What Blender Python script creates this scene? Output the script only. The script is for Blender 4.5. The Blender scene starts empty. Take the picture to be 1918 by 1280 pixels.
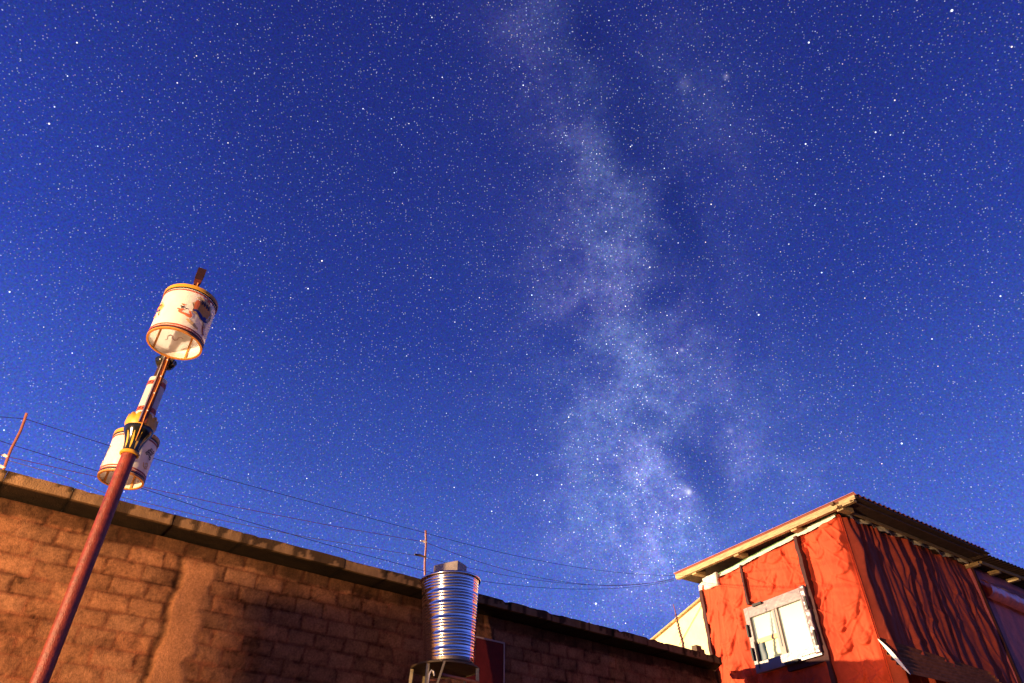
import bpy, math, random
import numpy as np
from math import sin, cos, radians, pi, sqrt, atan2
random.seed(7); rng = np.random.default_rng(11)
S = bpy.context.scene
COL = S.collection

# ------------------------------------------------------------------ camera
PITCH = radians(38.6); FPX = 1279.0; EYE = np.array([0.0, 0.0, 1.6])
cd = bpy.data.cameras.new("camera"); cam = bpy.data.objects.new("camera", cd); COL.objects.link(cam)
cam.location = EYE; cam.rotation_euler = (pi/2 + PITCH, 0, 0)
cd.sensor_width = 36.0; cd.lens = 36.0*FPX/1918.0; cd.clip_end = 3000; cd.clip_start = .05
S.camera = cam
S.view_settings.view_transform = 'Standard'; S.view_settings.look = 'None'
S.view_settings.exposure = 0.0; S.view_settings.gamma = 1.0
S.render.resolution_x = 1024; S.render.resolution_y = 683

def ray(px, py):
    """direction seen at a pixel of the 1918x1280 photograph (used for measuring)"""
    r = px - 959.0; v = 640.0 - py
    return np.array([r, FPX*cos(PITCH) - v*sin(PITCH), FPX*sin(PITCH) + v*cos(PITCH)])
def at(px, py, hd):
    d = ray(px, py); return EYE + d*(hd/np.hypot(d[0], d[1]))
def onv(px, py, P0, n):
    """point seen at a pixel on the vertical plane through P0 with horizontal normal n"""
    d = ray(px, py); t = (n[0]*P0[0] + n[1]*P0[1])/(n[0]*d[0] + n[1]*d[1]); return EYE + d*t
def az(a): return np.array([sin(radians(a)), cos(radians(a)), 0.0])

# ------------------------------------------------------------------ world: night sky
W = bpy.data.worlds.new("World"); S.world = W; W.use_nodes = True
def build_sky():
    nt = W.node_tree; N = nt.nodes; L = nt.links; N.clear()
    def node(t, **k):
        n = N.new(t)
        for a, b in k.items(): setattr(n, a, b)
        return n
    def put(sock, v):
        if hasattr(v, 'is_output'): L.new(v, sock)
        else: sock.default_value = v
    def m(op, a, b=None, c=None, clamp=False):
        n = node('ShaderNodeMath', operation=op, use_clamp=clamp)
        put(n.inputs[0], a)
        if b is not None: put(n.inputs[1], b)
        if c is not None: put(n.inputs[2], c)
        return n.outputs[0]
    def vm(op, a, b=None, s=None):
        n = node('ShaderNodeVectorMath', operation=op)
        put(n.inputs[0], a)
        if b is not None: put(n.inputs[1], b)
        if s is not None: put(n.inputs['Scale'], s)
        return n.outputs['Value'] if op in ('DOT_PRODUCT', 'LENGTH', 'DISTANCE') else n.outputs[0]
    def ramp(f, stops, interp='LINEAR'):
        n = node('ShaderNodeValToRGB'); e = n.color_ramp; e.interpolation = interp
        while len(e.elements) < len(stops): e.elements.new(.5)
        for el, (p, c) in zip(e.elements, stops):
            el.position = p; el.color = (*c, 1)
        put(n.inputs[0], f); return n.outputs[0]
    def smooth(v, a, b):
        n = node('ShaderNodeMapRange', interpolation_type='SMOOTHSTEP'); put(n.inputs[0], v)
        n.inputs[1].default_value = a; n.inputs[2].default_value = b; return n.outputs[0]
    D = vm('NORMALIZE', node('ShaderNodeTexCoord').outputs['Generated'])
    sep = node('ShaderNodeSeparateXYZ'); L.new(D, sep.inputs[0]); X, Y, Z = sep.outputs
    # airglow: bright towards the horizon, deep overhead, more glow to the west (left)
    base = ramp(Z, [(0.0, (.105, .17, .66)), (.20, (.090, .158, .64)), (.33, (.070, .131, .55)), (.46, (.041, .083, .41)),
                    (.62, (.022, .045, .295)), (.78, (.0165, .031, .225)), (.92, (.014, .024, .19)), (1.0, (.013, .021, .175))])
    side = m('ADD', m('MULTIPLY', m('MAXIMUM', m('SUBTRACT', m('MULTIPLY', X, -1.0), .30), 0.0), 1.2), 1.06)
    side = m('ADD', side, m('MULTIPLY', m('MAXIMUM', m('SUBTRACT', X, .42), 0.0), .8))
    low = m('SUBTRACT', 1.0, smooth(Z, .42, .62))
    bk = m('ADD', m('MULTIPLY', low, .50), .22)                       # dimmed behind the camera to keep blue sky light off the wall
    behind = m('ADD', m('MULTIPLY', smooth(Y, -.35, .25), m('SUBTRACT', 1.0, bk)), bk)
    base = vm('SCALE', base, s=m('MULTIPLY', side, behind))
    # galaxy band in its own frame
    c0 = ray(1200, 640); c0 /= np.linalg.norm(c0)
    dn = ray(1262, 1000); dn = dn - c0*dn.dot(c0); dn /= np.linalg.norm(dn)
    ac = np.cross(dn, c0); 
    if ac.dot(ray(1500, 640)) < 0: ac = -ac
    def uw(px, py):
        r = ray(px, py); k = r.dot(c0); return r.dot(ac)/k, r.dot(dn)/k
    k = m('MAXIMUM', vm('DOT_PRODUCT', D, tuple(c0)), .02)
    u = m('DIVIDE', vm('DOT_PRODUCT', D, tuple(ac)), k); w = m('DIVIDE', vm('DOT_PRODUCT', D, tuple(dn)), k)
    cmb = node('ShaderNodeCombineXYZ'); L.new(u, cmb.inputs[0]); L.new(w, cmb.inputs[1]); UW = cmb.outputs[0]
    def noise(vec, scale, detail, rough=.55):
        n = node('ShaderNodeTexNoise'); L.new(vec, n.inputs['Vector']); n.inputs['Scale'].default_value = scale
        n.inputs['Detail'].default_value = detail; n.inputs['Roughness'].default_value = rough; return n
    wp = noise(D, 11.0, 7); warp = vm('SCALE', vm('SUBTRACT', wp.outputs['Color'], (.5, .5, .5)), s=.10)
    P = vm('ADD', UW, warp)
    front = smooth(vm('DOT_PRODUCT', D, tuple(c0)), .1, .4)
    def blobs(lst):
        tot = None
        for (px, py, sx, sy, a) in lst:
            uu, ww = uw(px, py)
            d = vm('MULTIPLY', vm('SUBTRACT', P, (uu, ww, 0)), (FPX/sx, FPX/sy, 0))
            e = m('MULTIPLY', m('EXPONENT', m('MULTIPLY', vm('DOT_PRODUCT', d, d), -1.0)), a)
            tot = e if tot is None else m('ADD', tot, e)
        return tot
    glow = blobs([(990, 30, 90, 110, .40), (1075, 180, 85, 110, .38), (1125, 300, 80, 85, .55), (1182, 405, 58, 66, 1.7), (1120, 500, 110, 110, .35),
                  (1125, 560, 70, 50, .45), (1190, 655, 65, 95, .85), (1262, 765, 36, 40, .75), (1150, 760, 90, 80, .35),
                  (1190, 850, 95, 110, .9), (1230, 985, 75, 90, 1.5), (1265, 1075, 60, 60, 1.0), (1195, 930, 150, 190, .60), (1225, 1010, 90, 80, .5),
                  (1290, 150, 90, 110, .24), (1340, 300, 130, 130, .08), (1310, 640, 70, 60, .25), (1380, 790, 120, 100, .40), (1440, 880, 110, 80, .40), (1180, 1000, 170, 130, .40), (1240, 1010, 150, 100, .32),
                  (1140, 640, 210, 420, .24), (1330, 560, 160, 400, .07)])
    rift = blobs([(1100, 60, 55, 80, .85), (1185, 230, 55, 110, .75), (1268, 420, 50, 110, 1.0), (1235, 560, 40, 45, .6), (1195, 780, 40, 30, .45),
                  (1285, 830, 40, 50, .55), (1330, 900, 35, 90, .7), (1105, 590, 50, 25, .35)])
    fb = noise(D, 17.0, 8, .62).outputs['Fac']
    tex = smooth(fb, .35, .67)
    cloud = m('MULTIPLY', glow, m('ADD', m('MULTIPLY', tex, .82), .31))
    cloud = m('MULTIPLY', cloud, m('MAXIMUM', m('SUBTRACT', 1.0, m('MULTIPLY', rift, 1.12)), .05))
    cloud = m('MULTIPLY', cloud, front)
    gcl = noise(D, 160.0, 4, .75).outputs['Fac']                       # unresolved stars make the band grainy
    cloud = m('MULTIPLY', cloud, m('ADD', m('MULTIPLY', smooth(gcl, .30, .70), .70), .62))
    hue = noise(D, 7.0, 3).outputs['Fac']
    mix = node('ShaderNodeMix', data_type='RGBA'); L.new(smooth(hue, .4, .6), mix.inputs['Factor'])
    mix.inputs['A'].default_value = (.098, .126, .200, 1); mix.inputs['B'].default_value = (.124, .122, .215, 1)
    base = vm('ADD', base, vm('SCALE', mix.outputs['Result'], s=m('MULTIPLY', cloud, .82)))
    base = vm('SCALE', base, s=m('SUBTRACT', 1.0, m('MULTIPLY', m('MULTIPLY', rift, front), .16)))
    # unresolved star dust
    gr = noise(D, 420.0, 2, .7).outputs['Color']
    base = vm('MULTIPLY', base, vm('ADD', vm('SCALE', vm('SUBTRACT', gr, (.5, .5, .5)), s=1.7), (1, 1, 1)))
    # star layers
    dens = m('ADD', m('MULTIPLY', cloud, 1.3), .8)
    tot = base
    for scale, rad, gain, powr in ((260.0, .26, .58, 1.5), (160.0, .128, 1.25, 3.4), (85.0, .074, 3.2, 3.2), (34.0, .038, 3.4, 2.6)):
        v = node('ShaderNodeTexVoronoi', feature='F1'); L.new(D, v.inputs['Vector']); v.inputs['Scale'].default_value = scale
        sc = node('ShaderNodeSeparateColor'); L.new(v.outputs['Color'], sc.inputs[0])
        core = m('SUBTRACT', 1.0, smooth(v.outputs['Distance'], rad*.35, rad))
        br = m('MULTIPLY', m('POWER', sc.outputs[0], powr), gain)
        br = m('MULTIPLY', m('MULTIPLY', core, br), dens)
        tint = ramp(sc.outputs[1], [(0.0, (.50, .72, 1.0)), (.35, (.80, .88, 1.0)), (.62, (.97, .96, 1.0)), (.82, (1, .86, .70)), (1.0, (1, .62, .40))])
        tot = vm('ADD', tot, vm('SCALE', tint, s=br))
    # the brightest stars, each in its own direction
    for (px, py, r, g, c) in ((92, 232, 1.7, 3, 1), (603, 489, 1.7, 3, 1), (680, 204, 1.4, 2, 0), (1783, 20, 2.2, 3, 0), (980, 160, 1.5, 2.5, 0),
                           (1515, 80, 1.8, 3, 0), (1421, 590, 1.8, 3, 0), (1332, 383, 1.5, 2.5, 1), (1689, 831, 1.8, 3, 0), (1119, 860, 2.0, 1.6, 0),
                           (1006, 890, 1.8, 3, 0), (1116, 1131, 2.2, 3, 0), (577, 541, 1.6, 2.5, 0), (18, 547, 1.6, 2.5, 0), (1640, 248, 1.6, 2.5, 0),
                           (1217, 501, 1.6, 2.5, 1), (1135, 434, 1.5, 2.5, 0), (1162, 1023, 1.6, 2.5, 0), (1874, 555, 1.5, 2.5, 0), (1509, 270, 1.7, 2.5, 0),
                           (1895, 88, 1.6, 2.5, 1), (921, 958, 1.5, 2.2, 0), (809, 33, 1.4, 2, 0), (368, 105, 1.3, 2, 1), (1052, 908, 1.5, 2.4, 0), (427, 268, 1.4, 2, 1)):
        d = ray(px, py); d /= np.linalg.norm(d)
        dist = vm('DISTANCE', D, tuple(d))
        s = m('MULTIPLY', m('SUBTRACT', 1.0, smooth(dist, .10*r/FPX, 1.0*r/FPX)), g)
        tot = vm('ADD', tot, vm('SCALE', ((1, .86, .66) if c else (.9, .95, 1.0)), s=s))
    for (px, py, r, g) in ((1290, 922, 4.5, .75), (1282, 918, 9, .16), (1277, 656, 3, .35), (1360, 144, 4, .2), (1282, 158, 9, .06), (1368, 808, 4, .2)):   # star clusters and nebulae
        d = ray(px, py); d /= np.linalg.norm(d)
        q = m('DIVIDE', vm('DISTANCE', D, tuple(d)), r/FPX)
        s = m('MULTIPLY', m('EXPONENT', m('MULTIPLY', m('MULTIPLY', q, q), -1.0)), g)
        tot = vm('ADD', tot, vm('SCALE', (.85, .8, 1.0), s=s))
    bg = node('ShaderNodeBackground'); L.new(tot, bg.inputs[0]); bg.inputs[1].default_value = 1.0
    out = node('ShaderNodeOutputWorld'); L.new(bg.outputs[0], out.inputs[0])
build_sky()

# ------------------------------------------------------------------ lights: two warm lamps to the left, out of the frame
AW = 51.2                                     # heading along the block wall
TW = az(AW); NW = -az(AW - 90.0)              # along the wall; towards the courtyard
FW = az(AW - 90.0)*7.5                        # foot of the wall below the camera
def wl(s, q, z): return FW + TW*s + NW*q + np.array([0, 0, z])
def street_light(name, loc, power, col, rad):
    ld = bpy.data.lights.new(name, 'POINT'); ld.energy = power; ld.color = col; ld.shadow_soft_size = rad
    lo = bpy.data.objects.new(name, ld); COL.objects.link(lo); lo.location = loc
street_light("yard_light", wl(-5.5, 4.6, 3.0), 7200, (1.0, .62, .30), .06)      # low lamp in the courtyard, left of the frame
street_light("street_light", wl(0.5, -8.5, 6.1), 27000, (1.0, .76, .46), .10)  # lamp in the street beyond the wall, left of the frame

# ------------------------------------------------------------------ materials
MATS = {}
def mat(name, col, rough=.7, metal=0.0, var=0.0, scale=8.0, bump=0.0, bscale=60.0, emit=None, trans=0.0, spec=.5, tint=False, streak=None):
    mt = bpy.data.materials.new(name); mt.use_nodes = True; nt = mt.node_tree; N = nt.nodes; L = nt.links
    b = N['Principled BSDF']; b.inputs['Base Color'].default_value = (*col, 1); b.inputs['Roughness'].default_value = rough
    b.inputs['Metallic'].default_value = metal; b.inputs['Specular IOR Level'].default_value = spec
    tc = N.new('ShaderNodeTexCoord'); src = None
    if var:
        vec = tc.outputs['Object']
        if streak:
            mp = N.new('ShaderNodeMapping'); mp.inputs['Scale'].default_value = streak; L.new(vec, mp.inputs[0]); vec = mp.outputs[0]
        n = N.new('ShaderNodeTexNoise'); L.new(vec, n.inputs['Vector']); n.inputs['Scale'].default_value = scale; n.inputs['Detail'].default_value = 8; n.inputs['Roughness'].default_value = .65
        mr = N.new('ShaderNodeMapRange'); L.new(n.outputs['Fac'], mr.inputs[0]); mr.inputs[1].default_value = .3; mr.inputs[2].default_value = .7
        mr.inputs[3].default_value = 1 - var; mr.inputs[4].default_value = 1 + var
        s = N.new('ShaderNodeVectorMath'); s.operation = 'SCALE'; s.inputs[0].default_value = col; L.new(mr.outputs[0], s.inputs['Scale']); src = s.outputs[0]
        L.new(src, b.inputs['Base Color'])
    if tint:
        a = N.new('ShaderNodeAttribute'); a.attribute_name = 'tint'
        mu = N.new('ShaderNodeVectorMath'); mu.operation = 'MULTIPLY'; L.new(a.outputs['Color'], mu.inputs[0])
        if src: L.new(src, mu.inputs[1])
        else: mu.inputs[1].default_value = col
        L.new(mu.outputs[0], b.inputs['Base Color'])
    if bump:
        n2 = N.new('ShaderNodeTexNoise'); L.new(tc.outputs['Object'], n2.inputs['Vector']); n2.inputs['Scale'].default_value = bscale; n2.inputs['Detail'].default_value = 6
        bp = N.new('ShaderNodeBump'); bp.inputs['Strength'].default_value = bump; bp.inputs['Distance'].default_value = .02; L.new(n2.outputs['Fac'], bp.inputs['Height']); L.new(bp.outputs[0], b.inputs['Normal'])
    if emit:
        b.inputs['Emission Color'].default_value = (*emit[0], 1); b.inputs['Emission Strength'].default_value = emit[1]
    if trans:
        o = N['Material Output']; t = N.new('ShaderNodeBsdfTranslucent'); t.inputs[0].default_value = (*col, 1)
        mx = N.new('ShaderNodeMixShader'); mx.inputs[0].default_value = trans; L.new(b.outputs[0], mx.inputs[1]); L.new(t.outputs[0], mx.inputs[2]); L.new(mx.outputs[0], o.inputs[0])
    MATS[name] = mt; return mt
M = MATS
mat('block', (.335, .144, .064), .95, var=.34, scale=48, bump=.9, bscale=150, tint=True, spec=.1)
mat('coping', (.215, .122, .058), .92, var=.35, scale=9, bump=.5, bscale=70, tint=True, spec=.15, streak=(1, 1, .3))
mat('soil', (.16, .12, .085), .95, var=.3, scale=3, bump=.6, bscale=30)
mat('cloth', (.58, .066, .023), .82, var=.10, scale=14, bump=.18, bscale=260, tint=True, spec=.2)
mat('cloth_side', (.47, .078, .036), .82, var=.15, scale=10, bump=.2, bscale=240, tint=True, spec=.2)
mat('dark_strip', (.050, .008, .006), .85, var=.4, scale=12)
mat('trim', (.60, .54, .45), .75, var=.2, scale=14, bump=.4, bscale=50)
mat('green_trim', (.10, .20, .07), .8, var=.3, scale=20)
mat('wood', (.40, .275, .13), .8, var=.5, scale=6, bump=.3, bscale=40, streak=(1, 1, 9))
mat('dark_wood', (.12, .065, .03), .85, var=.35, scale=8, bump=.4, bscale=40)
mat('roof_sheet', (.40, .13, .09), .55, var=.25, scale=5)
mat('soffit', (.085, .05, .03), .85, var=.4, scale=7, bump=.3)
mat('cream', (.80, .66, .36), .9, var=.12, scale=5, bump=.25, bscale=90)
mat('plastic', (.21, .14, .138), .32, var=.05, scale=9, bump=.15, bscale=14)
mat('pane', (.34, .32, .20), .35, emit=((1.0, .92, .58), .45), var=.06, scale=4)
mat('pane_dim', (.40, .36, .13), .35, emit=((1.0, .85, .35), .30))
mat('teal', (.03, .06, .075), .5, var=.3, scale=12)
mat('clip', (.02, .015, .012), .7)
mat('mullion', (.34, .21, .17), .5, var=.12, scale=20)
mat('shade', (.90, .87, .84), .32, trans=.42, var=.10, scale=14)
mat('yellow', (.62, .31, .03), .42, var=.12, scale=25)
mat('orange', (.50, .20, .035), .45, var=.2, scale=25)
mat('red_band', (.42, .07, .035), .5)
mat('black', (.014, .012, .010), .35)
mat('lotus_black', (.012, .013, .010), .16)
mat('petal', (.58, .36, .05), .25, var=.3, scale=40)
mat('pole', (.20, .030, .014), .46, var=.45, scale=22, bump=.30, bscale=110)
mat('pole_dark', (.035, .012, .008), .5, var=.3, scale=30)
mat('strut', (.13, .028, .014), .38, var=.3, scale=30)
mat('bright_metal', (.80, .72, .66), .28, metal=.8)
mat('paint_orange', (.80, .33, .05), .6); mat('paint_blue', (.02, .035, .22), .6); mat('paint_ink', (.045, .028, .035), .6)
mat('paint_red', (.62, .14, .05), .6); mat('paint_ochre', (.80, .52, .22), .6); mat('paint_ghost', (.50, .38, .36), .6)
mat('steel', (.88, .88, .92), .18, metal=1.0, var=.06, scale=6)
mat('stand_metal', (.46, .36, .17), .42, metal=.55, var=.35, scale=25)
mat('dark_metal', (.10, .065, .032), .6, metal=.2, var=.4, scale=20)
mat('concrete', (.46, .40, .34), .9, var=.2, scale=16, bump=.5, bscale=70)
mat('rust', (.28, .095, .06), .7, var=.35, scale=20)
mat('wire_dark', (.02, .016, .02), 1.0, spec=0); mat('wire_red', (.09, .025, .025), 1.0, spec=0); mat('wire_pale', (.11, .085, .07), 1.0, spec=0)
mat('insulator', (.78, .68, .62), .4)
mat('door_red', (.12, .012, .008), .7, var=.3, scale=6, spec=.15)
mat('door_edge', (.42, .27, .20), .5)
mat('purple_wall', (.60, .14, .12), .75, var=.25, scale=5, bump=.3, bscale=30)
mat('sheet_plastic', (.80, .20, .15), .20, var=.2, scale=6, bump=.35, bscale=14)
mat('corrugated', (.38, .125, .045), .85, spec=.1, var=.4, scale=6, streak=(1, 1, 1))
mat('zinc_edge', (.85, .78, .66), .35, metal=.3, var=.15, scale=30)
mat('brick_plaster', (.30, .19, .12), .95, var=.25, scale=7, bump=.5)

# ------------------------------------------------------------------ mesh helpers (world coordinates in, local meshes out)
def wpos(o):
    p = np.zeros(3)
    while o is not None:
        p = p + np.array(o.location); o = o.parent
    return p
def mesh_obj(name, V, F, mats, parent=None, smooth=False, origin=None, midx=None, tint=None):
    V = np.asarray(V, float).reshape(-1, 3)
    base = wpos(parent) if parent is not None else np.zeros(3)
    if origin is None:
        origin = base if parent is not None else np.array([V[:, 0].mean(), V[:, 1].mean(), V[:, 2].min()])
    origin = np.asarray(origin, float)
    me = bpy.data.meshes.new(name)
    F = [tuple(int(i) for i in f) for f in F] if not isinstance(F, np.ndarray) else F.tolist()
    me.from_pydata((V - origin).tolist(), [], F)
    for mm in (mats if isinstance(mats, (list, tuple)) else [mats]): me.materials.append(M[mm])
    if midx is not None: me.polygons.foreach_set('material_index', np.asarray(midx, dtype=np.int32))
    if smooth: me.polygons.foreach_set('use_smooth', np.ones(len(me.polygons), dtype=bool))
    if tint is not None:
        a = me.color_attributes.new('tint', 'FLOAT_COLOR', 'POINT')
        t = np.asarray(tint, float)
        if t.ndim == 1: t = np.stack([t, t, t], 1)
        a.data.foreach_set('color', np.concatenate([t, np.ones((len(t), 1))], 1).astype(np.float32).ravel())
    me.update()
    o = bpy.data.objects.new(name, me); COL.objects.link(o)
    if parent is not None: o.parent = parent
    o.location = origin - base
    return o
def tag(o, label=None, cat=None, group=None, kind=None):
    if label: o['label'] = label
    if cat: o['category'] = cat
    if group: o['group'] = group
    if kind: o['kind'] = kind
    return o
def thing(name, label, cat, loc, group=None):
    o = bpy.data.objects.new(name, None); COL.objects.link(o); o.location = loc; o.empty_display_size = .2
    return tag(o, label, cat, group)
class MB:
    def __init__(s): s.V = []; s.F = []; s.I = []
    def add(s, V, F, mi=0):
        k = len(s.V); s.V += [tuple(v) for v in V]; s.F += [tuple(int(i)+k for i in f) for f in F]; s.I += [mi]*len(F); return s
    def box(s, c, ax, h, mi=0):
        """c centre, ax three unit axes, h half sizes"""
        c = np.asarray(c, float); P = []
        for k in (-1, 1):
            for j in (-1, 1):
                for i in (-1, 1): P.append(c + ax[0]*h[0]*i + ax[1]*h[1]*j + ax[2]*h[2]*k)
        return s.add(P, [(0,2,3,1),(4,5,7,6),(0,1,5,4),(2,6,7,3),(0,4,6,2),(1,3,7,5)], mi)
    def beam(s, a, b, w, h, mi=0, up=None):
        a = np.asarray(a, float); b = np.asarray(b, float); d = b - a; l = np.linalg.norm(d); d = d/l
        u = np.array([0, 0, 1.0]) if up is None else np.asarray(up, float)
        if abs(d.dot(u)) > .98: u = np.array([0, 1.0, 0])
        x = np.cross(d, u); x /= np.linalg.norm(x); u = np.cross(x, d)
        return s.box((a + b)/2, (x, d, u), (w/2, l/2, h/2), mi)
    def tube(s, pts, r, n=8, mi=0, cap=True):
        pts = [np.asarray(p, float) for p in pts]; R = r if hasattr(r, '__len__') else [r]*len(pts)
        V = []; F = []; ref = None
        for i, p in enumerate(pts):
            d = pts[min(i+1, len(pts)-1)] - pts[max(i-1, 0)]; d = d/np.linalg.norm(d)
            if ref is None:
                ref = np.array([0, 0, 1.0]) if abs(d[2]) < .9 else np.array([1.0, 0, 0])
            x = np.cross(d, ref); x /= np.linalg.norm(x); y = np.cross(d, x); ref = np.cross(x, d)
            for k in range(n):
                a = 2*pi*k/n; V.append(p + R[i]*(cos(a)*x + sin(a)*y))
        for i in range(len(pts)-1):
            for k in range(n):
                F.append((i*n+k, i*n+(k+1) % n, (i+1)*n+(k+1) % n, (i+1)*n+k))
        if cap: F.append(tuple(range(n))); F.append(tuple(range((len(pts)-1)*n, len(pts)*n))[::-1])
        return s.add(V, F, mi)
    def lathe(s, c, prof, n=48, mi=0, axis=None, rf=None):
        """prof: list of (r, z) above c; axis: tilted axis direction; rf(angle, i): radius factor"""
        c = np.asarray(c, float); a = np.array([0, 0, 1.0]) if axis is None else np.asarray(axis, float)/np.linalg.norm(axis)
        x = np.cross(a, [0, 1.0, 0]); x /= np.linalg.norm(x); y = np.cross(a, x)
        V = []; F = []
        for i, (r, z) in enumerate(prof):
            for k in range(n):
                t = 2*pi*k/n; f = rf(t, i) if rf else 1.0
                V.append(c + a*z + r*f*(cos(t)*x + sin(t)*y))
        for i in range(len(prof)-1):
            for k in range(n): F.append((i*n+k, i*n+(k+1) % n, (i+1)*n+(k+1) % n, (i+1)*n+k))
        return s.add(V, F, mi)
    def build(s, name, mats, parent=None, smooth=False, **k):
        return mesh_obj(name, s.V, s.F, mats, parent, smooth, midx=s.I, **k)
def autosmooth(o, ang=40):
    me = o.data; me.polygons.foreach_set('use_smooth', np.ones(len(me.polygons), dtype=bool))
    if hasattr(me, 'set_sharp_from_angle'): me.set_sharp_from_angle(angle=radians(ang))
    return o
# vectorised value noise
def h2(ix, iy, seed):
    v = np.sin(ix*127.1 + iy*311.7 + seed*74.7)*43758.5453; return v - np.floor(v)
def vnoise(x, y, seed=0):
    ix = np.floor(x); iy = np.floor(y); fx = x-ix; fy = y-iy; fx = fx*fx*(3-2*fx); fy = fy*fy*(3-2*fy)
    a = h2(ix, iy, seed); b = h2(ix+1, iy, seed); c = h2(ix, iy+1, seed); d = h2(ix+1, iy+1, seed)
    return (a*(1-fx)+b*fx)*(1-fy) + (c*(1-fx)+d*fx)*fy
def fbm(x, y, o=5, seed=0, g=.5):
    t = 0; a = 1; n = 0
    for i in range(o): t = t + a*vnoise(x*2**i, y*2**i, seed+i*17); n += a; a *= g
    return t/n
def sstep(x, a, b):
    t = np.clip((x-a)/(b-a), 0, 1); return t*t*(3-2*t)
def sheet(name, P, m_, parent, tint=None, skirt=None, smooth=True):
    """P (ny,nx,3) grid of points; skirt: vector added to a copy of the border so the sheet has thickness"""
    ny, nx = P.shape[:2]; V = P.reshape(-1, 3)
    i = np.arange((ny-1)*(nx-1)); r = i//(nx-1); c = i % (nx-1); k = r*nx+c
    F = np.stack([k, k+1, k+nx+1, k+nx], 1)
    if skirt is not None:
        bd = [j for j in range(nx)] + [j*nx+nx-1 for j in range(1, ny)] + [(ny-1)*nx+j for j in range(nx-2, -1, -1)] + [j*nx for j in range(ny-2, 0, -1)]
        n0 = len(V); V = np.concatenate([V, V[bd] + np.asarray(skirt)]); nb = len(bd)
        F = np.concatenate([F, np.array([[bd[j], n0+j, n0+(j+1) % nb, bd[(j+1) % nb]] for j in range(nb)])])
        if tint is not None: tint = np.concatenate([tint, np.asarray(tint)[bd]])
    return mesh_obj(name, V, F, m_, parent, smooth, tint=tint)

# ------------------------------------------------------------------ ground
def ground():
    n = 40; V = []; F = []
    for j in range(n+1):
        for i in range(n+1):
            x = (i/n-.5); y = (j/n-.5); V.append((x*abs(x)*4*1000, y*abs(y)*4*1000, 0))
    for j in range(n):
        for i in range(n): k = j*(n+1)+i; F.append((k, k+1, k+n+2, k+n+1))
    tag(mesh_obj('ground', V, F, 'soil', origin=(0, 0, 0)), kind='structure')
ground()

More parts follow.
